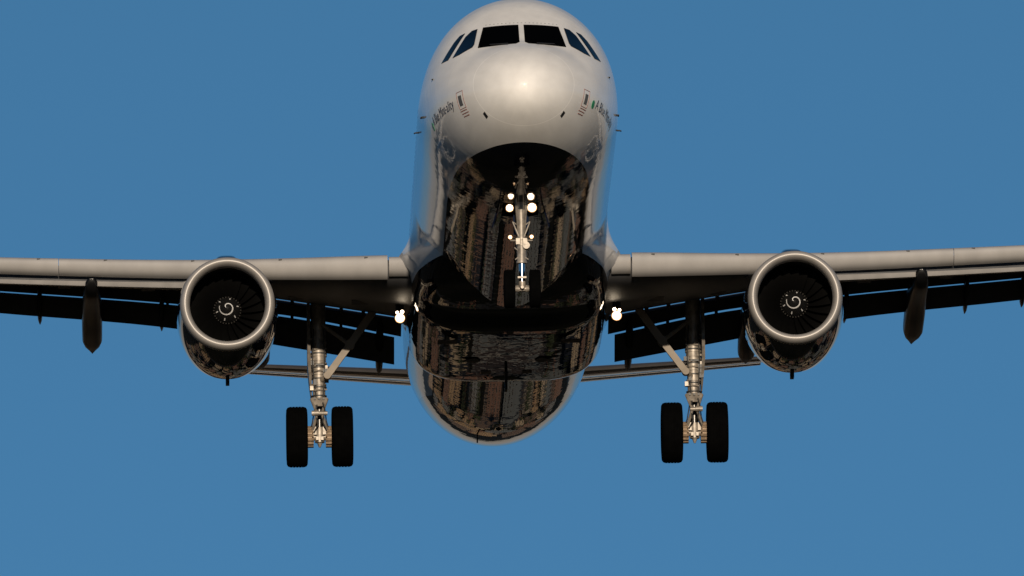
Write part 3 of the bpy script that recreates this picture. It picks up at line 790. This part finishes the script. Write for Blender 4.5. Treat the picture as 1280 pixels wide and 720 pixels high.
ny = 5.07; ZN = -3.745
N = MB()
N.tube((0, ny - .12, -1.5), (0, ny, -2.95), .075, .085, 24)
N.tube((0, ny, -2.72), (0, ny, -3.22), .098, .092, 28)
for z, r in ((-2.74, .115), (-2.86, .11), (-3.2, .108)): N.tube((0, ny, z), (0, ny, z - .04), r, n=28)
for s in (-1, 1):
    N.tube((s * .05, ny - .08, -2.72), (s * .17, ny - .08, -2.42), .016, n=10)          # V braces
    N.tube((s * .05, ny - .05, -2.50), (s * .17, ny - .08, -2.42), .014, n=10)
    N.plate([(s * .03, ny - .06, -2.44), (s * .10, ny - .06, -2.46), (s * .05, ny - .06, -2.66), (s * .03, ny - .06, -2.66)], .03, axis=1)
    N.box((s * .07, ny - .1, -2.82), (.08, .1, .12)); N.tube((s * .06, ny - .05, -3.0), (s * .14, ny - .05, -2.93), .012, n=8)
    N.tube((s * .06, ny - .05, -3.12), (s * .13, ny - .05, -3.17), .012, n=8)
N.tube((.09, ny - .14, -2.90), (.09, ny + .05, -2.90), .07, n=20)
N.tube((-.22, ny - .06, -2.79), (.22, ny - .06, -2.79), .016, n=8)
nleg = N.build('nose_landing_gear', [M_STEEL], airliner)
p = MB(); p.tube((0, ny, -3.2), (0, ny, -3.66), .062, n=28); p.build('oleo_piston', [M_CHROME], nleg)
a_ = MB(); a_.tube((-.15, ny, ZN), (.15, ny, ZN), .05, n=16); a_.tube((0, ny, -3.6), (0, ny, ZN - .05), .07, n=18)
a_.tube((0, ny - .06, ZN), (0, ny - .2, ZN), .045, .03, n=12); a_.box((0, ny - .05, -3.53), (.17, .1, .035))
for s in (-1, 1): a_.tube((s * .07, ny - .02, ZN), (s * .14, ny - .02, ZN), .075, .06, n=16)
a_.build('axle', [M_STEEL], nleg)
for s in (-1, 1): wheel_mb(s * .25, ny, ZN, .38, .225, .17).build('wheel', [M_TYRE, M_HUB], nleg, smooth=40)
for (x, y, z, r, m) in ((-.225, 5.0, -2.145, .078, M_LAMP), (.215, 5.0, -2.14, .095, M_LAMP), (-.215, 5.35, -2.665, .042, M_TURN), (.205, 5.35, -2.66, .04, M_TURN)):
    h = MB(); h.revolve([(-.015, r * 1.0), (-.035, r * 1.1), (.02, r * 1.12), (.1, r * .7), (.13, .01)], (x, y, z), 'y', 24)
    h.tube((x, y + .06, z), (0, ny, z - .05), .018, n=8)
    h.build('landing_light', [M_BLACK], nleg)
    ln = MB(); ln.revolve([(-.016, r * .98), (-.035, r * .8), (-.045, r * .4), (-.047, .001)], (x, y, z), 'y', 24)
    ln.m = [1 if k < 24 else 0 for k in range(len(ln.m))]; ln.build('lit_lens', [m, M_RIM], nleg)
for s in (-1, 1):
    d = MB(); d.loft([[(s * (.39 + .16 * t), BAY_Y0 + .1 + .3 * t, -1.94 - .5 * t), (s * (.415 + .16 * t), BAY_Y0 + .1 + .3 * t, -1.93 - .5 * t), (s * (.415 + .16 * t), BAY_Y1 - .1 - .2 * t, -1.93 - .5 * t), (s * (.39 + .16 * t), BAY_Y1 - .1 - .2 * t, -1.94 - .5 * t)] for t in (0, .5, 1)], 0, True, True, True)
    d.build('gear_door', [M_NAVY], nleg, smooth=30)
d = MB(); d.box((0, ny + .22, -2.25), (.30, .03, .75)); d.build('gear_door', [M_NAVY], nleg, smooth=30)
ds = MB()
for s in (-1, 1): ds.tube((s * .12, 4.6, -1.9), (s * .06, ny - .05, -2.62), .022, n=10)
ds.build('drag_stay', [M_STEEL], nleg)

# ------------------------------------------------------------------ tail surfaces
for sx in (-1, 1):
    def hs(x, q):
        t = (x - .6) / 5.6; y = 38.9 + t * 3.4; z = .67 + (x - 1.6) * .165; ch = 3.0 - t * 1.75
        return airfoil_at(x, y, z, ch, .25 - .13 * t, -6.3, q)
    mb = MB(); mb.loft(strip_seg(.6, 6.0, hs, sx, 14), lambda i, j: 1 if 9 <= j <= 15 else 0, True, True, True); h = mb.build('horizontal_stabilizer', [M_STAB, M_DARK_LE], airliner, smooth=40)
    def el(x, q):
        t = (x - 1.1) / 5.0; ch0 = 3.0 - (x - .6) / 5.6 * 1.75; y = 38.9 + (x - .6) / 5.6 * 3.4 + ch0 * .995 + .02; z = .67 + (x - 1.6) * .165 + ch0 * .112 - .015
        return airfoil_at(x, y, z, .95 - t * .5, .08, -5.8, q)
    mb = MB(); mb.loft(strip_seg(1.2, 5.9, el, sx, 12), 0, True, True, True); mb.build('elevator', [M_STAB], h, smooth=40)
def vf(z):
    t = (z - 1.6) / 6.0; y = 35.2 + t * 5.2; ch = 6.0 - t * 3.9
    pr = tapered(ch, .5 - .25 * t)
    n = 13
    return [(.7 * q if i < n else -.7 * pr[2 * (n - 1) - i][1] if 0 else q * (.7 if i < n else 1.8), y + u, z) for i, (u, q) in enumerate(pr)]
mb = MB(); mb.loft([vf(1.6 + 6.0 * i / 8) for i in range(9)], 0, True, True, True); fin = mb.build('tail_fin', [M_TXT], airliner, smooth=40)
# ------------------------------------------------------------------ the ground under the approach: seen in the belly's reflections
def ground_material():
    m = bpy.data.materials.new('dry_grass_and_asphalt'); m.use_nodes = True
    nt = m.node_tree; p = nt.nodes['Principled BSDF']; p.inputs['Roughness'].default_value = .95; p.inputs['Specular IOR Level'].default_value = .1
    tc = nt.nodes.new('ShaderNodeTexCoord')
    a = nt.nodes.new('ShaderNodeTexNoise'); a.inputs['Scale'].default_value = .03; a.inputs['Detail'].default_value = 8; link(tc.outputs['Object'], a.inputs['Vector'])
    r = nt.nodes.new('ShaderNodeValToRGB')
    r.color_ramp.elements[0].color = (.010, .012, .006, 1); r.color_ramp.elements[1].color = (.035, .03, .018, 1)
    r.color_ramp.elements[0].position = .35; r.color_ramp.elements[1].position = .65
    link(a.outputs[0], r.inputs[0]); link(r.outputs[0], p.inputs['Base Color'])
    return m
def sheet(name, x0, x1, y0, y1, z, m, kind='structure'):
    mb = MB(); mb.add([(x0, y0, z), (x1, y0, z), (x1, y1, z), (x0, y1, z)], [(0, 1, 2, 3)])
    return tag(mb.build(name, [m], None, smooth=0, fixn=False), kind=kind)
mb = MB(); n = 96
ring = lambda r: [(r * math.cos(2 * math.pi * i / n), r * math.sin(2 * math.pi * i / n), 0) for i in range(n)]
mb.add(ring(20000), [list(range(n))])
tag(mb.build('ground', [ground_material()], None, smooth=0, fixn=False), kind='structure')
M_ASPH = mat('asphalt', (.04, .04, .042), .9, var=.2, vscale=.4)
M_LINE = mat('road_paint', (.6, .6, .58), .8)
ROWS = [575, 612, 650, 690, 735, 790, 850, 930, 1030, 1150, 1300]
for i, y in enumerate(ROWS[:8]):
    sheet('street', -420, 420, y - 13, y - 6, .008, M_ASPH)

WALLS = [mat('brick_wall', c, .85, var=.3, vscale=1.5) for c in ((0.111, 0.055, 0.036), (0.212, 0.136, 0.072), (0.068, 0.043, 0.032))] + \
        [mat('painted_siding', c, .7, var=.15, vscale=1) for c in ((0.246, 0.183, 0.115), (0.081, 0.085, 0.089), (0.136, 0.111, 0.081), (0.051, 0.058, 0.061))]
M_ROOF = [mat('shingle_roof', c, .9, var=.25, vscale=2) for c in ((.05, .045, .04), (.09, .055, .04), (.035, .035, .04))]
M_PANE = mat('house_window_glass', (.01, .012, .015), .08, coat=1)
M_TRIM = mat('house_trim', (.16, .14, .12), .7)
M_DOOR = mat('house_door', (.12, .05, .03), .6)
def house_mesh(w, d, h, floors, wall, roof, flat=False):
    mb = MB()
    mb.add([(-w/2, -d/2, 0), (w/2, -d/2, 0), (w/2, d/2, 0), (-w/2, d/2, 0), (-w/2, -d/2, h), (w/2, -d/2, h), (w/2, d/2, h), (-w/2, d/2, h)],
           [(0, 1, 5, 4), (1, 2, 6, 5), (2, 3, 7, 6), (3, 0, 4, 7)], 0)
    if flat:
        mb.add([(-w/2, -d/2, h - .3), (w/2, -d/2, h - .3), (w/2, d/2, h - .3), (-w/2, d/2, h - .3)], [(0, 1, 2, 3)], 1)
        mb.box((0, -d/2 - .12, h - .25), (w + .3, .24, .4), 3)
        mb.box((w * .2, d * .1, h + .5), (2.2, 2.2, 1.6), 0)
    else:
        o = .45; r = h + w * .30
        mb.add([(-w/2, -d/2, h), (w/2, -d/2, h), (0, -d/2, r)], [(0, 1, 2)], 0); mb.add([(-w/2, d/2, h), (w/2, d/2, h), (0, d/2, r)], [(0, 1, 2)], 0)
        for s in (-1, 1):
            A = [(s * (w/2 + o), -d/2 - o, h - .25), (s * (w/2 + o), d/2 + o, h - .25), (0, d/2 + o, r + .08), (0, -d/2 - o, r + .08)]
            mb.loft([A, [(x, y, z + .14) for x, y, z in A]], 1, True, True, True)
        mb.box((w * .22, d * .15, r - .2), (.7, .7, 2.0), 0)
    nwin = max(2, int(w / 2.6))
    fh = h / floors
    for fl in range(floors):
        for k in range(nwin):
            x = -w/2 + (k + .5) * w / nwin; z = fl * fh + fh * .56
            if fl == 0 and k == nwin // 2:
                mb.box((x, -d/2 - .03, 1.05), (1.0, .1, 2.1), 4); continue
            mb.box((x, -d/2 - .03, z), (1.35, .10, 1.65), 3); mb.box((x, -d/2 - .05, z), (1.1, .10, 1.4), 2)
    me_o = mb.build('house', [wall, roof, M_PANE, M_TRIM, M_DOOR], None, smooth=0)
    me = me_o.data; bpy.data.objects.remove(me_o); return me
random.seed(21)
MESH = []
for i in range(14):
    w = random.choice((8.5, 11, 14, 17)); fl = random.choice((2, 3, 3, 4))
    MESH.append((w, house_mesh(w, random.uniform(9, 12), 2.9 * fl, fl, WALLS[i % 7], M_ROOF[i % 3], flat=(i % 3 == 1))))
FLATS = [(w, house_mesh(w, 16, 3.1 * f, f, WALLS[q], M_ROOF[2], True)) for w, f, q in ((22, 6, 0), (30, 8, 1), (18, 5, 4), (26, 11, 2))]
HL = 'narrow town house with sunlit front in the streets mirrored in the belly'
for i, y in enumerate(ROWS):
    x = -60 - (y - 560) * .26; xe = -x
    while x < xe:
        if i >= 7 and random.random() < .35: w, me = random.choice(FLATS)
        else: w, me = random.choice(MESH)
        o = bpy.data.objects.new('town_house', me); C.objects.link(o)
        o.location = (x + w / 2, y + random.uniform(-.8, .8), 0)
        tag(o, HL, 'house', 'town houses mirrored in the belly')
        x += w + (random.choice((1.5, 3, 6.0, 10.0)) if i < 7 else random.uniform(2, 9))
# street trees between the houses (one mirrored mass)
M_LEAF = mat('dark_foliage', (.035, .045, .018), .8, var=.4, vscale=1)
tb = MB(); random.seed(5)
for i, y in enumerate(ROWS[:9]):
    for k in range(16 + 4 * i):
        x = random.uniform(-60 - (y - 560) * .26, 60 + (y - 560) * .26); hgt = random.uniform(5, 10); yy_ = y - 15 + random.uniform(-2, 2)
        tb.tube((x, yy_, 0), (x, yy_, hgt * .5), .16, .1, n=6, mi=1)
        for q in range(70):
            u = Vector((random.gauss(0, 1), random.gauss(0, 1), random.gauss(0, 1))).normalized() * (random.random() ** .4)
            cc = Vector((x, yy_, hgt * .66)) + Vector((u.x * hgt * .28, u.y * hgt * .28, u.z * hgt * .36))
            a = Vector((random.gauss(0, 1), random.gauss(0, 1), random.gauss(0, 1))).normalized(); b_ = a.orthogonal().normalized(); s_ = random.uniform(.3, .6)
            c_ = a.cross(b_)
            tb.add([cc + b_ * s_, cc + c_ * s_, cc - b_ * s_, cc - c_ * s_], [(0, 1, 2, 3)], 0)
tag(tb.build('street_trees', [M_LEAF, M_DOOR], None, smooth=0, fixn=False), kind='stuff')
